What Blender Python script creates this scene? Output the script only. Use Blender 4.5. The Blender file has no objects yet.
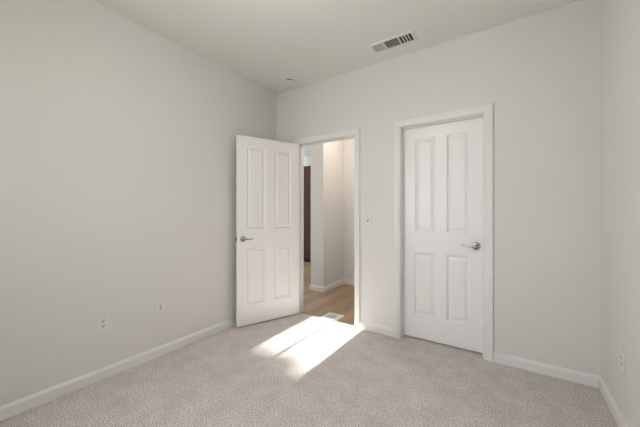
import bpy, bmesh, math, random
from mathutils import Vector, Matrix
random.seed(4)
PI = math.pi
sc = bpy.context.scene
C = sc.collection

# ------------------------------------------------------------------ measures
D = 2.731          # back wall plane (bedroom face)
XL, XR = -2.488, 0.5275
YR = -0.40         # rear wall (behind the camera)
H = 2.738          # ceiling
WT = 0.115         # wall thickness

# ------------------------------------------------------------------ camera
cam = bpy.data.cameras.new('camera'); co = bpy.data.objects.new('camera', cam); C.objects.link(co)
co.location = (0, 0, 1.2172); co.rotation_euler = (PI/2, 0, 0.5876)
cam.sensor_width = 36; cam.lens = 285.0/640*36; cam.shift_y = -0.0012; cam.clip_start = 0.02
sc.camera = co

# ------------------------------------------------------------------ world, sun, area lights, exposure
w = bpy.data.worlds.new('sky'); sc.world = w; w.use_nodes = True
bg = w.node_tree.nodes['Background']; bg.inputs[0].default_value = (0.62, 0.76, 1.0, 1); bg.inputs[1].default_value = 1.6

def lamp(name, kind, energy, col, loc, direction=None, **kw):
    l = bpy.data.lights.new(name, kind); l.energy = energy; l.color = col
    o = bpy.data.objects.new(name, l); C.objects.link(o); o.location = loc
    if direction is not None:
        o.rotation_euler = Vector(direction).to_track_quat('-Z', 'Y').to_euler()
    for k, v in kw.items(): setattr(l, k, v)
    return o
lamp('sun', 'SUN', 25.0, (1.0, 0.97, 0.95), (-1.6, -6, 5), (0.0, 0.847, -0.532), angle=math.radians(0.85))
# skylight entering by the bedroom windows
lamp('left_window_daylight', 'AREA', 46, (0.94, 0.96, 1.0), (-1.85, YR-0.45, 1.6), (0.8, 1, -0.10), shape='RECTANGLE', size=0.9, size_y=1.4)
lamp('right_window_daylight', 'AREA', 6, (0.94, 0.96, 1.0), (-0.68, YR-0.40, 1.6), (0.1, 1, -0.10), shape='RECTANGLE', size=0.7, size_y=1.4)
# daylight from the big windows of the room beyond the hall
lamp('living_room_daylight', 'AREA', 100, (0.80, 0.90, 1.0), (-5.85, 5.75, 1.5), (1, -0.72, -0.05), shape='RECTANGLE', size=1.1, size_y=1.9)
sc.view_settings.view_transform = 'Standard'; sc.view_settings.look = 'None'
sc.view_settings.exposure = 0.30; sc.view_settings.gamma = 1; sc.view_settings.use_curve_mapping = False

# ------------------------------------------------------------------ materials
def mat(name, col, rough=0.5, spec=0.5, metal=0.0):
    m = bpy.data.materials.new(name); m.use_nodes = True
    b = m.node_tree.nodes['Principled BSDF']
    b.inputs['Base Color'].default_value = (*col, 1); b.inputs['Roughness'].default_value = rough
    b.inputs['Specular IOR Level'].default_value = spec; b.inputs['Metallic'].default_value = metal
    return m, m.node_tree, b
def nd(nt, kind, **kw):
    n = nt.nodes.new(kind)
    for k, v in kw.items():
        if k in n.inputs: n.inputs[k].default_value = v
        else: setattr(n, k, v)
    return n
def coords(nt, scale=(1, 1, 1), rot=(0, 0, 0)):
    tc = nd(nt, 'ShaderNodeNewGeometry'); mp = nd(nt, 'ShaderNodeMapping')
    mp.inputs['Scale'].default_value = scale; mp.inputs['Rotation'].default_value = rot
    nt.links.new(tc.outputs['Position'], mp.inputs[0]); return mp.outputs[0]
def bump(nt, b, height, strength, dist):
    n = nd(nt, 'ShaderNodeBump'); n.inputs['Strength'].default_value = strength; n.inputs['Distance'].default_value = dist
    nt.links.new(height, n.inputs['Height']); nt.links.new(n.outputs[0], b.inputs['Normal'])

def wall_paint(name, col, rough=0.75):
    m, nt, b = mat(name, col, rough, 0.25)
    v = coords(nt)
    n = nd(nt, 'ShaderNodeTexNoise', Scale=55.0, Detail=3.0, Roughness=0.5); nt.links.new(v, n.inputs['Vector'])
    bump(nt, b, n.outputs['Fac'], 0.12, 0.003)
    return m
M_wall = wall_paint('wall_paint', (0.78, 0.765, 0.735))
M_ceil = wall_paint('ceiling_paint', (0.825, 0.815, 0.765), 0.85)
M_hall = wall_paint('hall_paint', (0.77, 0.75, 0.72))
M_trim, nt, b = mat('trim_semi_gloss', (0.83, 0.82, 0.80), 0.35, 0.5)
M_door, nt, b = mat('door_semi_gloss', (0.92, 0.90, 0.89), 0.32, 0.5)
n = nd(nt, 'ShaderNodeTexNoise', Scale=9.0, Detail=4.0); nt.links.new(coords(nt, (14, 14, 1)), n.inputs['Vector'])
bump(nt, b, n.outputs['Fac'], 0.05, 0.002)
M_metal, nt, b = mat('satin_nickel', (0.42, 0.41, 0.40), 0.24, 0.5, 1.0)
M_plate, nt, b = mat('white_plastic', (0.79, 0.79, 0.775), 0.3)
M_dark, nt, b = mat('dark_slot', (0.03, 0.03, 0.03), 0.7)
M_jamb, nt, b = mat('jamb_bare', (0.66, 0.59, 0.49), 0.6)
M_vent, nt, b = mat('vent_enamel', (0.80, 0.79, 0.76), 0.4)
M_duct, nt, b = mat('duct_interior', (0.035, 0.035, 0.035), 0.8)
M_brown, nt, b = mat('dark_cherry_wood', (0.055, 0.022, 0.016), 0.65, 0.2)
n = nd(nt, 'ShaderNodeTexNoise', Scale=3.0, Detail=6.0); nt.links.new(coords(nt, (12, 12, 0.7)), n.inputs['Vector'])
r = nd(nt, 'ShaderNodeValToRGB'); r.color_ramp.elements[0].color = (0.075, 0.040, 0.034, 1); r.color_ramp.elements[1].color = (0.12, 0.064, 0.053, 1)
nt.links.new(n.outputs['Fac'], r.inputs[0]); nt.links.new(r.outputs[0], b.inputs['Base Color'])

# carpet: cut pile, mottled beige
M_carpet, nt, b = mat('beige_cut_pile_carpet', (0.5, 0.45, 0.4), 0.95, 0.1)
v = coords(nt)
n1 = nd(nt, 'ShaderNodeTexNoise', Scale=125.0, Detail=2.5, Roughness=0.65); nt.links.new(v, n1.inputs['Vector'])
n2 = nd(nt, 'ShaderNodeTexNoise', Scale=7.0, Detail=3.0, Roughness=0.6); nt.links.new(v, n2.inputs['Vector'])
r1 = nd(nt, 'ShaderNodeValToRGB')
r1.color_ramp.elements[0].position = 0.38; r1.color_ramp.elements[0].color = (0.49, 0.43, 0.395, 1)
r1.color_ramp.elements[1].position = 0.61; r1.color_ramp.elements[1].color = (0.98, 0.93, 0.895, 1)
nt.links.new(n1.outputs['Fac'], r1.inputs[0])
r2 = nd(nt, 'ShaderNodeValToRGB')
r2.color_ramp.elements[0].position = 0.35; r2.color_ramp.elements[0].color = (0.88, 0.87, 0.86, 1)
r2.color_ramp.elements[1].position = 0.65; r2.color_ramp.elements[1].color = (1, 1, 1, 1)
nt.links.new(n2.outputs['Fac'], r2.inputs[0])
mx = nd(nt, 'ShaderNodeMix', data_type='RGBA', blend_type='MULTIPLY'); mx.inputs[0].default_value = 1
nt.links.new(r1.outputs[0], mx.inputs[6]); nt.links.new(r2.outputs[0], mx.inputs[7])
nt.links.new(mx.outputs[2], b.inputs['Base Color'])
n3 = nd(nt, 'ShaderNodeTexNoise', Scale=190.0, Detail=2.0); nt.links.new(v, n3.inputs['Vector'])
bump(nt, b, n3.outputs['Fac'], 0.9, 0.010)

# wood planks running along Y
M_wood, nt, b = mat('oak_vinyl_plank', (0.4, 0.28, 0.18), 0.32, 0.5)
v = coords(nt, rot=(0, 0, PI/2))
br = nd(nt, 'ShaderNodeTexBrick', Scale=1.0)
br.offset = 0.37; br.inputs['Brick Width'].default_value = 1.2; br.inputs['Row Height'].default_value = 0.14
br.inputs['Mortar Size'].default_value = 0.0015; br.inputs['Color1'].default_value = (0.47, 0.34, 0.215, 1)
br.inputs['Color2'].default_value = (0.31, 0.215, 0.13, 1); br.inputs['Mortar'].default_value = (0.14, 0.09, 0.055, 1)
nt.links.new(v, br.inputs['Vector'])
n = nd(nt, 'ShaderNodeTexNoise', Scale=4.0, Detail=6.0, Roughness=0.6); nt.links.new(coords(nt, (9, 0.8, 1)), n.inputs['Vector'])
r = nd(nt, 'ShaderNodeValToRGB'); r.color_ramp.elements[0].position = 0.3; r.color_ramp.elements[1].position = 0.7
r.color_ramp.elements[0].color = (0.62, 0.60, 0.58, 1); r.color_ramp.elements[1].color = (1.15, 1.12, 1.1, 1)
nt.links.new(n.outputs['Fac'], r.inputs[0])
mx = nd(nt, 'ShaderNodeMix', data_type='RGBA', blend_type='MULTIPLY'); mx.inputs[0].default_value = 1
nt.links.new(br.outputs['Color'], mx.inputs[6]); nt.links.new(r.outputs[0], mx.inputs[7]); nt.links.new(mx.outputs[2], b.inputs['Base Color'])

# window glass (thin) and blind cloth
M_glass = bpy.data.materials.new('thin_window_glass'); M_glass.use_nodes = True; nt = M_glass.node_tree; nt.nodes.clear()
o_ = nd(nt, 'ShaderNodeOutputMaterial'); a_ = nd(nt, 'ShaderNodeBsdfTransparent'); g_ = nd(nt, 'ShaderNodeBsdfGlossy', Roughness=0.02); x_ = nd(nt, 'ShaderNodeMixShader', Fac=0.06)
nt.links.new(a_.outputs[0], x_.inputs[1]); nt.links.new(g_.outputs[0], x_.inputs[2]); nt.links.new(x_.outputs[0], o_.inputs[0])
M_blind = bpy.data.materials.new('white_blind_cloth'); M_blind.use_nodes = True; nt = M_blind.node_tree; nt.nodes.clear()
o_ = nd(nt, 'ShaderNodeOutputMaterial'); a_ = nd(nt, 'ShaderNodeBsdfDiffuse', Color=(0.85, 0.84, 0.8, 1)); g_ = nd(nt, 'ShaderNodeBsdfTranslucent', Color=(0.8, 0.8, 0.78, 1)); x_ = nd(nt, 'ShaderNodeMixShader', Fac=0.45)
nt.links.new(a_.outputs[0], x_.inputs[1]); nt.links.new(g_.outputs[0], x_.inputs[2]); nt.links.new(x_.outputs[0], o_.inputs[0])
def glow(name, col, s):
    m, nt, b = mat(name, (0.9, 0.9, 0.88), 0.4)
    b.inputs['Emission Color'].default_value = (*col, 1); b.inputs['Emission Strength'].default_value = s
    return m
M_lamp = glow('lit_lamp_glass', (1.0, 0.965, 0.93), 21.0)
M_lamp_hall = glow('added_hall_lamp_glass', (1.0, 0.88, 0.79), 38.0)

# ------------------------------------------------------------------ mesh helpers
def obj(name, bm, m, parent=None, smooth=False, bevel=0.0):
    bmesh.ops.recalc_face_normals(bm, faces=bm.faces)
    me = bpy.data.meshes.new(name); bm.to_mesh(me); bm.free(); me.materials.append(m)
    o = bpy.data.objects.new(name, me); C.objects.link(o)
    if smooth:
        for p in me.polygons: p.use_smooth = True
    if bevel:
        md = o.modifiers.new('bevel', 'BEVEL'); md.width = bevel; md.segments = 2; md.limit_method = 'ANGLE'
    if parent: o.parent = parent
    return o
def box(bm, x0, x1, y0, y1, z0, z1):
    vs = [bm.verts.new(p) for p in ((x0,y0,z0),(x1,y0,z0),(x1,y1,z0),(x0,y1,z0),(x0,y0,z1),(x1,y0,z1),(x1,y1,z1),(x0,y1,z1))]
    for f in ((0,1,2,3),(4,5,6,7),(0,1,5,4),(1,2,6,5),(2,3,7,6),(3,0,4,7)): bm.faces.new([vs[i] for i in f])
    return vs
def boxes(*bs):
    bm = bmesh.new()
    for b_ in bs: box(bm, *b_)
    return bm
def struct(name, bm, m, parent=None, **kw):
    o = obj(name, bm, m, parent, **kw); o['kind'] = 'structure'; return o
def empty(name, loc=(0, 0, 0), rz=0.0):
    o = bpy.data.objects.new(name, None); C.objects.link(o); o.location = loc; o.rotation_euler = (0, 0, rz); o.empty_display_size = 0.1; return o
def tag(o, label, cat, group=None):
    o['label'] = label; o['category'] = cat
    if group: o['group'] = group
    return o
def lathe(bm, prof, n=32, axis='Z', origin=(0, 0, 0)):
    """prof: (radius, height) pairs revolved about an axis"""
    rings = []
    o = Vector(origin)
    def P(r, h, a):
        c, s = r*math.cos(a), r*math.sin(a)
        return o + (Vector((c, s, h)) if axis == 'Z' else Vector((c, h, s)) if axis == 'Y' else Vector((h, c, s)))
    for r, h in prof:
        if r < 1e-6: rings.append([bm.verts.new(P(0, h, 0))])
        else: rings.append([bm.verts.new(P(r, h, 2*PI*k/n)) for k in range(n)])
    for A, B in zip(rings, rings[1:]):
        for k in range(n):
            j = (k+1) % n
            if len(A) == 1 and len(B) == 1: continue
            if len(A) == 1: bm.faces.new([A[0], B[j], B[k]])
            elif len(B) == 1: bm.faces.new([A[k], A[j], B[0]])
            else: bm.faces.new([A[k], A[j], B[j], B[k]])
    return bm
def tube(bm, pts, radii, n=12, flat=1.0):
    pts = [Vector(p) for p in pts]; rings = []
    for i, p in enumerate(pts):
        t = (pts[min(i+1, len(pts)-1)] - pts[max(i-1, 0)]).normalized()
        up = Vector((0, 0, 1)); s = t.cross(up).normalized() if abs(t.z) < 0.95 else Vector((1, 0, 0)); u = s.cross(t).normalized()
        rings.append([bm.verts.new(p + radii[i]*(math.cos(2*PI*k/n)*s*flat + math.sin(2*PI*k/n)*u)) for k in range(n)])
    for A, B in zip(rings, rings[1:]):
        for k in range(n): bm.faces.new([A[k], A[(k+1) % n], B[(k+1) % n], B[k]])
    bm.faces.new(rings[0]); bm.faces.new(list(reversed(rings[-1])))

# ------------------------------------------------------------------ openings
OX0, OX1 = -2.143, -1.378      # open doorway between jamb faces
CX0, CX1 = -0.879, -0.181      # closet doorway between jamb faces
DH = 2.045                     # head height
JT = 0.018
W1 = (-1.95, -1.26, 0.90, 2.075)
W2 = (-0.98, -0.38, 0.90, 2.12)

# ------------------------------------------------------------------ shell
EXT = XR + WT
bm = bmesh.new()
box(bm, -6.2, OX0-JT, D, D+WT, -0.02, H)
box(bm, OX1+JT, CX0-JT, D, D+WT, -0.02, H)
box(bm, CX1+JT, EXT, D, D+WT, -0.02, H)
box(bm, OX0-JT, OX1+JT, D, D+WT, DH+JT, H)
box(bm, CX0-JT, CX1+JT, D, D+WT, DH+JT, H)
struct('wall_back', bm, M_wall)
struct('wall_left', boxes((XL-WT, XL, YR-WT, D, -0.02, H)), M_wall)
struct('wall_right', boxes((XR, EXT, YR-WT, D, -0.02, H)), M_wall)
bm = bmesh.new()
xs = [XL, W1[0], W1[1], W2[0], W2[1], XR]
for i in range(5):
    if i in (1, 3):
        box(bm, xs[i], xs[i+1], YR-WT, YR, -0.02, W1[2]); box(bm, xs[i], xs[i+1], YR-WT, YR, W1[3], H)
    else: box(bm, xs[i], xs[i+1], YR-WT, YR, -0.02, H)
struct('wall_rear', bm, M_wall)
struct('ceiling', boxes((XL-WT, EXT, YR-WT, D+WT/2, H, H+0.1)), M_ceil)
struct('ceiling_hall', boxes((-6.2, EXT, D+WT/2, 6.4, H, H+0.1)), M_ceil)
# floors: carpet to the sill, planks beyond
CS = 2.755
struct('floor', boxes((XL, XR, YR, D, -0.02, 0), (OX0, OX1, D, CS, -0.02, 0), (CX0, CX1, D, D+WT, -0.02, 0), (-1.13, XR, D+WT, 3.5, -0.02, 0)), M_carpet)
struct('floor_hall', boxes((OX0, OX1, CS, D+WT, -0.03, -0.006), (-6.1, -1.25, D+WT, 6.3, -0.03, -0.006)), M_wood)
# hall walls
struct('wall_hall_partition', boxes((-2.628, -2.388, 3.68, 6.3, -0.02, H)), M_hall)
struct('wall_hall_end', boxes((-2.388, -1.25, 4.33, 4.45, -0.02, H)), M_hall)
struct('wall_hall_right', boxes((-1.25, -1.13, D+WT, 4.45, -0.02, H)), M_hall)
struct('wall_closet_back', boxes((-1.13, XR, 3.5, 3.6, -0.02, H)), M_wall)
struct('wall_closet_right', boxes((XR, EXT, D+WT, 3.6, -0.02, H)), M_wall)
struct('wall_living_far', boxes((-6.2, -2.628, 6.3, 6.42, -0.02, H)), M_hall)
struct('wall_living_left', boxes((-6.2, -6.1, D+WT, 6.3, -0.02, H)), M_hall)

# ------------------------------------------------------------------ baseboards
BP = [(0, 0), (0.014, 0), (0.014, 0.060), (0.011, 0.068), (0.007, 0.074), (0.005, 0.079), (0, 0.081)]
def baseboard(name, runs, z=0.0):
    """runs: (p0, p1, n, m0, m1): from p0 to p1 on the wall plane, n points into the room; m shifts the ends by the thickness (mitre)"""
    bm = bmesh.new()
    for p0, p1, n, m0, m1 in runs:
        p0, p1, n = Vector((*p0, z)), Vector((*p1, z)), Vector((*n, 0)); t = (p1-p0).normalized()
        A = [bm.verts.new(p0 + n*a + t*a*m0 + Vector((0, 0, h))) for a, h in BP]
        B = [bm.verts.new(p1 + n*a - t*a*m1 + Vector((0, 0, h))) for a, h in BP]
        k = len(BP)
        for i in range(k): bm.faces.new([A[i], A[(i+1) % k], B[(i+1) % k], B[i]])
        bm.faces.new(A); bm.faces.new(list(reversed(B)))
    return struct(name, bm, M_trim)
OC0, OC1 = -2.206, -1.313      # outer casing edges
CC0, CC1 = -0.945, -0.113
baseboard('baseboard_left', [((XL, YR), (XL, D), (1, 0), 1, 1)])
baseboard('baseboard_right', [((XR, YR), (XR, D), (-1, 0), 1, 1)])
baseboard('baseboard_back_left', [((XL, D), (OC0, D), (0, -1), 1, 0)])
baseboard('baseboard_back_middle', [((OC1, D), (CC0, D), (0, -1), 0, 0)])
baseboard('baseboard_back_right', [((CC1, D), (XR, D), (0, -1), 0, 1)])
baseboard('baseboard_rear', [((XL, YR), (XR, YR), (0, 1), 1, 1)])
hz = -0.006
baseboard('baseboard_hall_partition', [((-2.628, 3.68), (-2.388, 3.68), (0, -1), -1, -1), ((-2.388, 3.68), (-2.388, 4.33), (1, 0), -1, 1)], hz)
baseboard('baseboard_hall_end', [((-2.388, 4.33), (-1.25, 4.33), (0, -1), 1, 1)], hz)
baseboard('baseboard_hall_right', [((-1.25, D+WT), (-1.25, 4.33), (-1, 0), 0, 1)], hz)

# ------------------------------------------------------------------ door trim
CP = [(0, 0), (0, 0.010), (0.004, 0.012), (0.016, 0.012), (0.024, 0.0155), (0.034, 0.0165), (0.044, 0.0165), (0.049, 0.020), (0.060, 0.020), (0.063, 0.017), (0.063, 0)]
def casing(name, x0, x1, zt, y, sgn):
    bm = bmesh.new()
    x0 -= 0.005; x1 += 0.005; zt += 0.004
    rows = []
    for st in range(4):
        row = []
        for d, t in CP:
            x = x0-d if st < 2 else x1+d
            z = -0.004 if st in (0, 3) else zt+d
            row.append(bm.verts.new((x, y+sgn*t, z)))
        rows.append(row)
    k = len(CP)
    for A, B in zip(rows, rows[1:]):
        for i in range(k): bm.faces.new([A[i], A[(i+1) % k], B[(i+1) % k], B[i]])
    bm.faces.new(rows[0]); bm.faces.new(list(reversed(rows[-1])))
    return struct(name, bm, M_trim)
casing('trim_1', OX0, OX1, DH, D, -1)
casing('trim_2', CX0, CX1, DH, D, -1)
casing('trim_3', OX0, OX1, DH, D+WT, 1)
def jamb(name, x0, x1, s0, s1, z0):
    """lining of an opening with its stop moulding between depths s0 and s1"""
    bm = bmesh.new()
    y0, y1 = D-0.001, D+WT+0.001
    box(bm, x0-JT, x0, y0, y1, z0, DH+JT); box(bm, x1, x1+JT, y0, y1, z0, DH+JT); box(bm, x0, x1, y0, y1, DH, DH+JT)
    box(bm, x0, x0+0.010, D+s0, D+s1, z0, DH); box(bm, x1-0.010, x1, D+s0, D+s1, z0, DH); box(bm, x0+0.010, x1-0.010, D+s0, D+s1, DH-0.010, DH)
    return struct(name, bm, M_trim)
jamb('trim_4', OX0, OX1, 0.042, 0.075, -0.006)
jamb('trim_5', CX0, CX1, 0.036, 0.070, 0.0)

# ------------------------------------------------------------------ doors
def slab_mesh(wd, ht, t, panels):
    """four-panel moulded door: faces at y=0 and y=t, panels = (x0,x1,z0,z1)"""
    bm = bmesh.new()
    xs = sorted({0, wd, *[p[0] for p in panels], *[p[1] for p in panels]})
    zs = sorted({0, ht, *[p[2] for p in panels], *[p[3] for p in panels]})
    steps = [(0, 0), (0.005, 0.0045), (0.012, 0.0110), (0.019, 0.0125), (0.025, 0.0105), (0.040, 0.0040), (0.046, 0.0030)]
    for y, s in ((0, 1), (t, -1)):
        for i in range(len(xs)-1):
            for j in range(len(zs)-1):
                x0, x1, z0, z1 = xs[i], xs[i+1], zs[j], zs[j+1]
                if any(abs(x0-p[0]) < 1e-6 and abs(z0-p[2]) < 1e-6 for p in panels):
                    rings = [[bm.verts.new(q) for q in ((x0+a, y+s*d, z0+a), (x1-a, y+s*d, z0+a), (x1-a, y+s*d, z1-a), (x0+a, y+s*d, z1-a))] for a, d in steps]
                    for A, B in zip(rings, rings[1:]):
                        for k in range(4): bm.faces.new([A[k], A[(k+1) % 4], B[(k+1) % 4], B[k]])
                    bm.faces.new(rings[-1])
                else:
                    bm.faces.new([bm.verts.new(q) for q in ((x0, y, z0), (x1, y, z0), (x1, y, z1), (x0, y, z1))])
    def q4(*ps): bm.faces.new([bm.verts.new(p) for p in ps])
    for i in range(len(xs)-1):
        for z in (0, ht): q4((xs[i], 0, z), (xs[i+1], 0, z), (xs[i+1], t, z), (xs[i], t, z))
    for j in range(len(zs)-1):
        for x in (0, wd): q4((x, 0, zs[j]), (x, 0, zs[j+1]), (x, t, zs[j+1]), (x, t, zs[j]))
    bmesh.ops.remove_doubles(bm, verts=bm.verts, dist=1e-5)
    return bm
def handle(parent, x, z, y, sgn, lx):
    """rosette on the face y (outward sgn) with a lever reaching lx (+1/-1) along x"""
    bm = bmesh.new()
    prof = [(0, 0), (0.033, 0), (0.033, 0.004), (0.030, 0.009), (0.022, 0.011), (0.013, 0.012), (0.011, 0.018), (0.011, 0.040), (0.013, 0.046), (0.012, 0.052), (0.006, 0.055), (0, 0.055)]
    lathe(bm, [(r, sgn*h) for r, h in prof], 32, 'Y', (x, y, z))
    ro = obj('door_handle', bm, M_metal, parent, smooth=True)
    bm = bmesh.new()
    pts = [(x+lx*(a-0.006), y+sgn*yy, z+dz) for a, yy, dz in ((0, 0.047, 0), (0.02, 0.048, 0.001), (0.045, 0.049, -0.003), (0.07, 0.047, -0.004), (0.095, 0.044, 0.0), (0.112, 0.042, 0.004))]
    tube(bm, pts, [0.0095, 0.0090, 0.0075, 0.0062, 0.0052, 0.0035], 12, 0.8)
    obj('lever', bm, M_metal, ro, smooth=True)
ST = 0.035
# door_1: opened door, room face y=0, hall face y=ST, hinge edge at x=0
DW = 0.756
d1 = empty('door_1', (-2.1355, 2.7225, 0.013), math.radians(-111.9)); d1['kind'] = 'structure'
P1 = [(0.112, 0.324, 0.218, 0.822), (0.436, 0.648, 0.218, 0.822), (0.112, 0.324, 1.026, 1.922), (0.436, 0.648, 1.026, 1.922)]
obj('door_slab', slab_mesh(DW, 2.025, ST, P1), M_door, d1)
handle(d1, DW-0.064, 0.925, ST, 1, -1)
handle(d1, DW-0.064, 0.925, 0, -1, -1)
obj('latch_plate', boxes((DW-0.0005, DW+0.0015, 0.005, 0.030, 0.897, 0.953)), M_metal, d1)
obj('latch_bolt', boxes((DW, DW+0.010, 0.011, 0.024, 0.915, 0.935)), M_metal, d1, bevel=0.002)
for hzz in (0.18, 1.01, 1.80):
    bm = bmesh.new()
    box(bm, -0.0012, 0.0005, 0.002, 0.032, hzz, hzz+0.089)
    lathe(bm, [(0, -0.002), (0.0055, 0), (0.0055, 0.089), (0, 0.091)], 12, 'Z', (-0.003, -0.004, hzz))
    obj('hinge', bm, M_metal, d1)
# door_2: closed closet door, set back in the opening and swinging away
d2 = empty('door_2', (CX0+0.003, D+0.0715, 0.014)); d2['kind'] = 'structure'
CW = CX1-CX0-0.006
P2 = [(0.109, 0.296, 0.220, 0.820), (0.397, 0.584, 0.220, 0.820), (0.109, 0.296, 1.024, 1.915), (0.397, 0.584, 1.024, 1.915)]
obj('door_slab', slab_mesh(CW, 2.025, ST, P2), M_door, d2)
handle(d2, CW-0.058, 0.917, 0, -1, -1)
handle(d2, CW-0.058, 0.917, ST, 1, -1)

# strike plate on the right jamb of the open doorway
o = tag(obj('strike_plate', boxes((OX1-0.0016, OX1, D+0.006, D+0.034, 0.90, 0.965)), M_metal), 'small metal strike plate on the right jamb of the open doorway', 'strike plate')

# ------------------------------------------------------------------ windows behind the camera
def window(name, wx):
    x0, x1, z0, z1 = wx
    root = empty(name, ((x0+x1)/2, YR-0.07, z0)); root['kind'] = 'structure'
    def part(nm, bm, m):
        o = obj(nm, bm, m); o.parent = root; o.matrix_parent_inverse = Matrix.Translation(-Vector(root.location)); return o
    y0, y1 = YR-0.10, YR-0.05; f = 0.03
    part('window_frame', boxes((x0, x0+f, y0, y1, z0, z1), (x1-f, x1, y0, y1, z0, z1), (x0+f, x1-f, y0, y1, z0, z0+f), (x0+f, x1-f, y0, y1, z1-f, z1)), M_trim)
    return root, part
r1_, part = window('window_1', W1)
part('mullion', boxes((-1.674, -1.640, YR-0.09, YR-0.06, W1[2]+0.03, W1[3]-0.03)), M_trim)
part('window_pane', boxes((W1[0]+0.03, -1.674, YR-0.077, YR-0.073, W1[2]+0.03, W1[3]-0.03)), M_glass)
part('window_pane', boxes((-1.640, W1[1]-0.03, YR-0.077, YR-0.073, W1[2]+0.03, W1[3]-0.03)), M_glass)
r2_, part = window('window_2', W2)
part('window_pane', boxes((W2[0]+0.03, W2[1]-0.03, YR-0.077, YR-0.073, W2[2]+0.03, W2[3]-0.03)), M_glass)
struct('trim_6', boxes((W1[0]-0.04, W1[1]+0.04, YR-0.04, YR+0.03, W1[2]-0.02, W1[2])), M_trim, bevel=0.004)
struct('trim_7', boxes((W2[0]-0.04, W2[1]+0.04, YR-0.04, YR+0.03, W2[2]-0.02, W2[2])), M_trim, bevel=0.004)
bl = empty('sun_blocking_blind', ((W2[0]+W2[1])/2, YR+0.03, W2[3]+0.06))  # unseen blind, added to keep direct sun out of this window and glow softly
tag(bl, 'white roller blind added out of view over the rear window to stop the sun', 'blind')
hw = (W2[1]-W2[0])/2+0.03
obj('blind_cloth', boxes((-hw, hw, -0.001, 0.001, -1.26, 0)), M_blind, bl)
bm = bmesh.new(); lathe(bm, [(0, -hw), (0.022, -hw), (0.022, hw), (0, hw)], 20, 'X', (0, 0, 0.01)); obj('blind_roller', bm, M_trim, bl)
obj('blind_rail', boxes((-hw, hw, -0.006, 0.006, -1.28, -1.26)), M_trim, bl)

# ------------------------------------------------------------------ ceiling things
def dome(name, loc, r, m, label):
    t = empty(name, loc)
    bm = bmesh.new(); lathe(bm, [(0, 0), (r+0.012, 0), (r+0.012, -0.012), (r+0.004, -0.022), (r-0.004, -0.022), (0, -0.018)], 48); obj('lamp_base', bm, M_metal, t, smooth=False)
    bm = bmesh.new(); lathe(bm, [(r-0.002, -0.022)] + [(r*math.cos(a), -0.022-0.075*math.sin(a)) for a in [PI/2*k/10 for k in range(1, 10)]] + [(0, -0.097)], 48); obj('lamp_shade', bm, m, t, smooth=True)
    bm = bmesh.new(); lathe(bm, [(0, -0.112), (0.006, -0.108), (0.009, -0.102), (0.007, -0.096), (0, -0.095)], 16); obj('finial', bm, M_metal, t, smooth=True)
    return tag(t, label, 'ceiling light')
# semi-flush bowl: hangs under the middle of the ceiling and lights it too
t = tag(empty('ceiling_light', (-0.90, 0.90, H)), 'lit white glass bowl light hanging under the middle of the bedroom ceiling', 'ceiling light')
bm = bmesh.new(); lathe(bm, [(0, 0), (0.062, 0), (0.062, -0.010), (0.050, -0.022), (0.010, -0.026), (0.008, -0.27), (0, -0.27)], 32); obj('canopy', bm, M_metal, t)
bm = bmesh.new(); lathe(bm, [(0.012, -0.265)] + [(0.15*math.sin(a), -0.33+0.065*math.cos(a)) for a in [PI*k/16 for k in range(2, 16)]] + [(0, -0.395)], 48); obj('lamp_shade', bm, M_lamp, t, smooth=True)
bm = bmesh.new(); lathe(bm, [(0, -0.412), (0.006, -0.408), (0.009, -0.402), (0.007, -0.396), (0, -0.394)], 16); obj('finial', bm, M_metal, t, smooth=True)
dome('ceiling_light', (-1.75, 3.65, H), 0.13, M_lamp_hall, 'warm glass dome light added out of view to brighten the hall walls')  # added lamp, out of view: gives the hall walls their warm light

# smoke detector
t = tag(empty('smoke_detector', (-2.096, 2.526, H)), 'round white smoke detector on the ceiling near the left corner', 'smoke detector')
bm = bmesh.new(); lathe(bm, [(0, 0), (0.070, 0), (0.070, -0.010), (0.064, -0.014), (0, -0.014)], 40); obj('base', bm, M_plate, t)
bm = bmesh.new(); lathe(bm, [(0.052, -0.014), (0.052, -0.024), (0, -0.024)], 40); obj('sensor_slot', bm, M_dark, t)
bm = bmesh.new(); lathe(bm, [(0, -0.024), (0.060, -0.024), (0.060, -0.032), (0.052, -0.038), (0.030, -0.041), (0, -0.042)], 40); obj('cover', bm, M_plate, t)
bm = bmesh.new(); lathe(bm, [(0, -0.0405), (0.009, -0.0405), (0.009, -0.0435), (0, -0.044)], 16, origin=(0.02, 0.0, 0)); obj('test_button', bm, M_vent, t)
# concealed sprinkler
t = tag(empty('sprinkler_cover', (-1.69, 2.015, H)), 'small flat white sprinkler cover disc in the ceiling', 'sprinkler')
bm = bmesh.new(); lathe(bm, [(0, 0), (0.030, 0), (0.030, -0.004), (0, -0.004)], 32); obj('collar', bm, M_dark, t)
bm = bmesh.new(); lathe(bm, [(0, -0.004), (0.038, -0.004), (0.038, -0.006), (0.034, -0.008), (0, -0.0085)], 40); obj('cover_plate', bm, M_plate, t)

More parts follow.
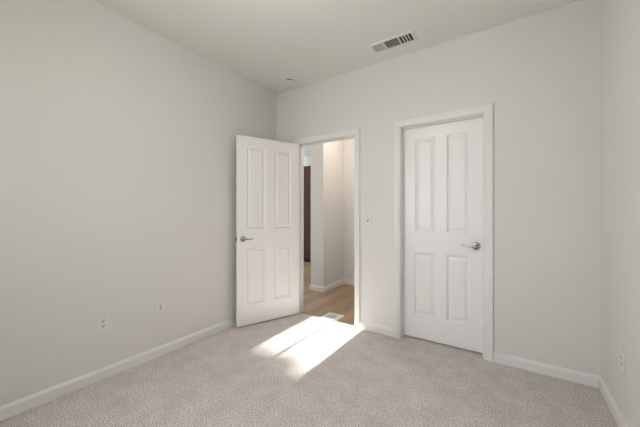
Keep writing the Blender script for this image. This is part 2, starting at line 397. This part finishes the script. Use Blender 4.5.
# ceiling air register: three louvre banks
t = tag(empty('ceiling_vent', (-0.874, 2.478, H)), 'white rectangular three-way air register on the ceiling', 'vent')
hx, hy = 0.206, 0.085
ix, iy = 0.176, 0.060
bm = bmesh.new()
outer = [(-hx, -hy), (hx, -hy), (hx, hy), (-hx, hy)]; inner = [(-ix, -iy), (ix, -iy), (ix, iy), (-ix, iy)]
ls = [[bm.verts.new((*p, z)) for p in pp] for pp, z in ((outer, 0), (outer, -0.003), ([(p[0]*0.97, p[1]*0.93) for p in outer], -0.007), (inner, -0.009), (inner, -0.001))]
for A, B in zip(ls, ls[1:]):
    for k in range(4): bm.faces.new([A[k], A[(k+1) % 4], B[(k+1) % 4], B[k]])
obj('frame', bm, M_vent, t)
obj('duct_backing', boxes((-ix, ix, -iy, iy, -0.0012, -0.0004)), M_duct, t)
for x in (-0.068, 0.068): obj('divider', boxes((x-0.006, x+0.006, -iy, iy, -0.010, -0.001)), M_vent, t)
def slat_x(x, tilt, ln=0.016):   # louvre blade running along y
    bm = bmesh.new(); vs = box(bm, -ln/2, ln/2, -iy, iy, -0.0006, 0.0006)
    R = Matrix.Translation((x, 0, -0.0062)) @ Matrix.Rotation(tilt, 4, 'Y'); bmesh.ops.transform(bm, matrix=R, verts=bm.verts); return bm
def slat_y(y, tilt, ln=0.012):
    bm = bmesh.new(); box(bm, -0.062, 0.062, -ln/2, ln/2, -0.0005, 0.0005)
    R = Matrix.Translation((0, y, -0.0060)) @ Matrix.Rotation(tilt, 4, 'X'); bmesh.ops.transform(bm, matrix=R, verts=bm.verts); return bm
for k in range(3): obj('slat', slat_x(0.0995+k*0.0255, math.radians(-35), 0.0095), M_vent, t)
for k in range(5): obj('slat', slat_x(-0.086-k*0.0200, math.radians(-40), 0.0140), M_vent, t)
for k in range(5): obj('slat', slat_y(-0.040+k*0.020, math.radians(60), 0.0055), M_vent, t)

# ------------------------------------------------------------------ wall plates
def plate(name, label, cat, loc, rz, kind, group=None):
    """local frame: x across, -y out of the wall, z up, origin at plate centre on the wall"""
    t = tag(empty(name, loc, rz), label, cat, group)
    obj('cover_plate', boxes((-0.038, 0.038, -0.007, 0, -0.058, 0.058)), M_plate, t, bevel=0.002)
    if kind == 'outlet':
        for dz in (-0.020, 0.020):
            bm = bmesh.new(); vs = [(-0.0165, -0.009), (-0.011, -0.0145), (0.011, -0.0145), (0.0165, -0.009), (0.0165, 0.009), (0.011, 0.0145), (-0.011, 0.0145), (-0.0165, 0.009)]
            A = [bm.verts.new((x, -0.006, z+dz)) for x, z in vs]; B = [bm.verts.new((x, -0.0085, z+dz)) for x, z in vs]
            for k in range(8): bm.faces.new([A[k], A[(k+1) % 8], B[(k+1) % 8], B[k]])
            bm.faces.new(B)
            s = obj('socket', bm, M_plate, t)
            bm = boxes((-0.0085, -0.0050, -0.0088, -0.0084, dz-0.004, dz+0.007), (0.0050, 0.0085, -0.0088, -0.0084, dz-0.004, dz+0.006), (-0.0035, 0.0035, -0.0088, -0.0084, dz-0.011, dz-0.005))
            obj('slots', bm, M_dark, s)
    elif kind == 'switch':
        obj('toggle_slot', boxes((-0.0065, 0.0065, -0.0074, -0.0070, -0.015, 0.015)), M_dark, t)
        bm = bmesh.new(); vs = box(bm, -0.0042, 0.0042, -0.020, -0.007, -0.005, 0.007)
        for v_ in vs:
            if v_.co.y < -0.01: v_.co.z += 0.008
        obj('toggle', bm, M_plate, t, bevel=0.001)
    elif kind == 'jack':
        obj('insert', boxes((-0.0165, 0.0165, -0.008, -0.006, -0.033, 0.033)), M_plate, t, bevel=0.001)
        for dz in (-0.012, 0.012):
            bm = bmesh.new(); lathe(bm, [(0.0055, -0.008), (0.0055, -0.013), (0.003, -0.013), (0.003, -0.009), (0, -0.009)], 16, 'Y', (0, 0, dz)); obj('jack', bm, M_metal, t)
    for dz in ((-0.048, 0.048) if kind != 'outlet' else (0,)):
        bm = bmesh.new(); lathe(bm, [(0.003, -0.006), (0.003, -0.0072), (0, -0.0075)], 12, 'Y', (0, 0, dz)); obj('screw', bm, M_metal, t)
    return t
plate('wall_outlet', 'white power outlet on the left wall, the one farther from the doors', 'outlet', (XL, 0.857, 0.408), PI/2, 'outlet')
plate('wall_jack', 'white cable jack plate on the left wall, nearer the open door', 'wall jack', (XL, 1.268, 0.412), PI/2, 'jack')
plate('light_switch', 'white light switch on the wall between the two doors', 'switch', (-1.222, D, 1.137), 0, 'switch')
plate('wall_outlet', 'white power outlet low on the right wall', 'outlet', (XR, 2.262, 0.392), -PI/2, 'outlet')

# ------------------------------------------------------------------ floor register in the hall
t = tag(empty('floor_register', (-1.735, 2.872, -0.006)), 'white metal floor register set in the wood floor at the doorway sill', 'floor vent')
bm = bmesh.new()
rx, ry, qx, qy = 0.105, 0.098, 0.062, 0.060
ls = [[bm.verts.new((sx*a, sy*b_, z)) for sx, sy in ((-1, -1), (1, -1), (1, 1), (-1, 1))] for a, b_, z in ((rx, ry, 0), (rx-0.003, ry-0.003, 0.005), (qx, qy, 0.007), (qx, qy, 0.001))]
for A, B in zip(ls, ls[1:]):
    for k in range(4): bm.faces.new([A[k], A[(k+1) % 4], B[(k+1) % 4], B[k]])
obj('frame', bm, M_vent, t)
obj('duct_backing', boxes((-qx, qx, -qy, qy, 0.0004, 0.0012)), M_duct, t)
for k in range(8):
    x = -qx+0.009+k*0.0152
    obj('slat', boxes((x, x+0.0065, -qy, qy, 0.003, 0.0065)), M_vent, t)
obj('bar', boxes((-qx, qx, -0.004, 0.004, 0.0035, 0.0068)), M_vent, t)

# ------------------------------------------------------------------ tall cabinet far beyond the hall
t = tag(empty('tall_cabinet', (-4.1, 5.95, -0.006)), 'tall dark reddish-brown wooden cabinet seen far beyond the hall', 'cabinet')
obj('body', boxes((-0.9, 0.9, -0.30, 0.34, 0.10, 2.37)), M_brown, t)
obj('toe_kick', boxes((-0.88, 0.88, -0.24, 0.34, 0.0, 0.10)), M_dark, t)
for k in range(3):
    x0 = -0.895+k*0.598
    bm = bmesh.new(); box(bm, x0, x0+0.592, -0.322, -0.301, 0.11, 2.36)
    dd = obj('cabinet_door', bm, M_brown, t, bevel=0.003)
    hx_ = x0+(0.55 if k != 1 else 0.04)
    bm = bmesh.new(); tube(bm, [(hx_, -0.322, 1.0), (hx_, -0.345, 1.01), (hx_, -0.348, 1.08), (hx_, -0.345, 1.15), (hx_, -0.322, 1.16)], [0.005]*5, 8); obj('cabinet_handle', bm, M_metal, dd)

# ------------------------------------------------------------------ outside the bedroom windows: lawn, and an unseen tree added to cut the sun patch to shape
M_leaf, nt, b = mat('leaf_green', (0.07, 0.13, 0.035), 0.6)
M_bark, nt, b = mat('bark', (0.12, 0.085, 0.06), 0.9)
M_lawn, nt, b = mat('lawn', (0.09, 0.14, 0.04), 0.95)
struct('lawn', boxes((-14, 12, -22, YR-WT, -0.25, -0.15)), M_lawn)
t = tag(empty('sun_shaping_tree', (-2.7, -12, -0.15)), 'tall green tree added out of view on the lawn to shape the sun patch', 'tree')
bm = bmesh.new(); tube(bm, [(0, 0, 0), (0.05, 0, 1.5), (-0.05, 0.05, 3.2), (0.05, 0, 5.2), (-0.1, 0, 7.5)], [0.26, 0.2, 0.17, 0.13, 0.06], 14); obj('trunk', bm, M_bark, t, smooth=True)
bm = bmesh.new()
blobs = [((0.55, 0, 7.86), 0.95), ((1.0, 0.1, 7.86), 0.95), ((1.5, 0, 7.84), 0.95), ((-0.42, 0, 9.65), 1.42), ((-1.3, 0.2, 7.6), 1.6), ((0.1, -0.2, 6.4), 1.35), ((-0.6, 0.1, 5.4), 1.3), ((0.4, 0.3, 5.2), 1.0)]
for c, r in blobs:
    c = Vector(c)
    res = bmesh.ops.create_icosphere(bm, subdivisions=3, radius=r*0.86)
    for v_ in res['verts']: v_.co = c + v_.co*(1+random.uniform(-0.06, 0.06))
    for k in range(int(520*r*r)):
        d = Vector((random.gauss(0, 1), random.gauss(0, 1), random.gauss(0, 1))).normalized()
        p = c + d*r*random.uniform(0.84, 1.05)
        a = Vector((random.gauss(0, 1), random.gauss(0, 1), random.gauss(0, 1))).normalized(); u = d.cross(a).normalized(); q = (d*0.5+a).normalized()
        l, wd = random.uniform(0.05, 0.10), random.uniform(0.025, 0.045)
        bm.faces.new([bm.verts.new(p-q*l), bm.verts.new(p+u*wd), bm.verts.new(p+q*l), bm.verts.new(p-u*wd)])
obj('crown', bm, M_leaf, t)
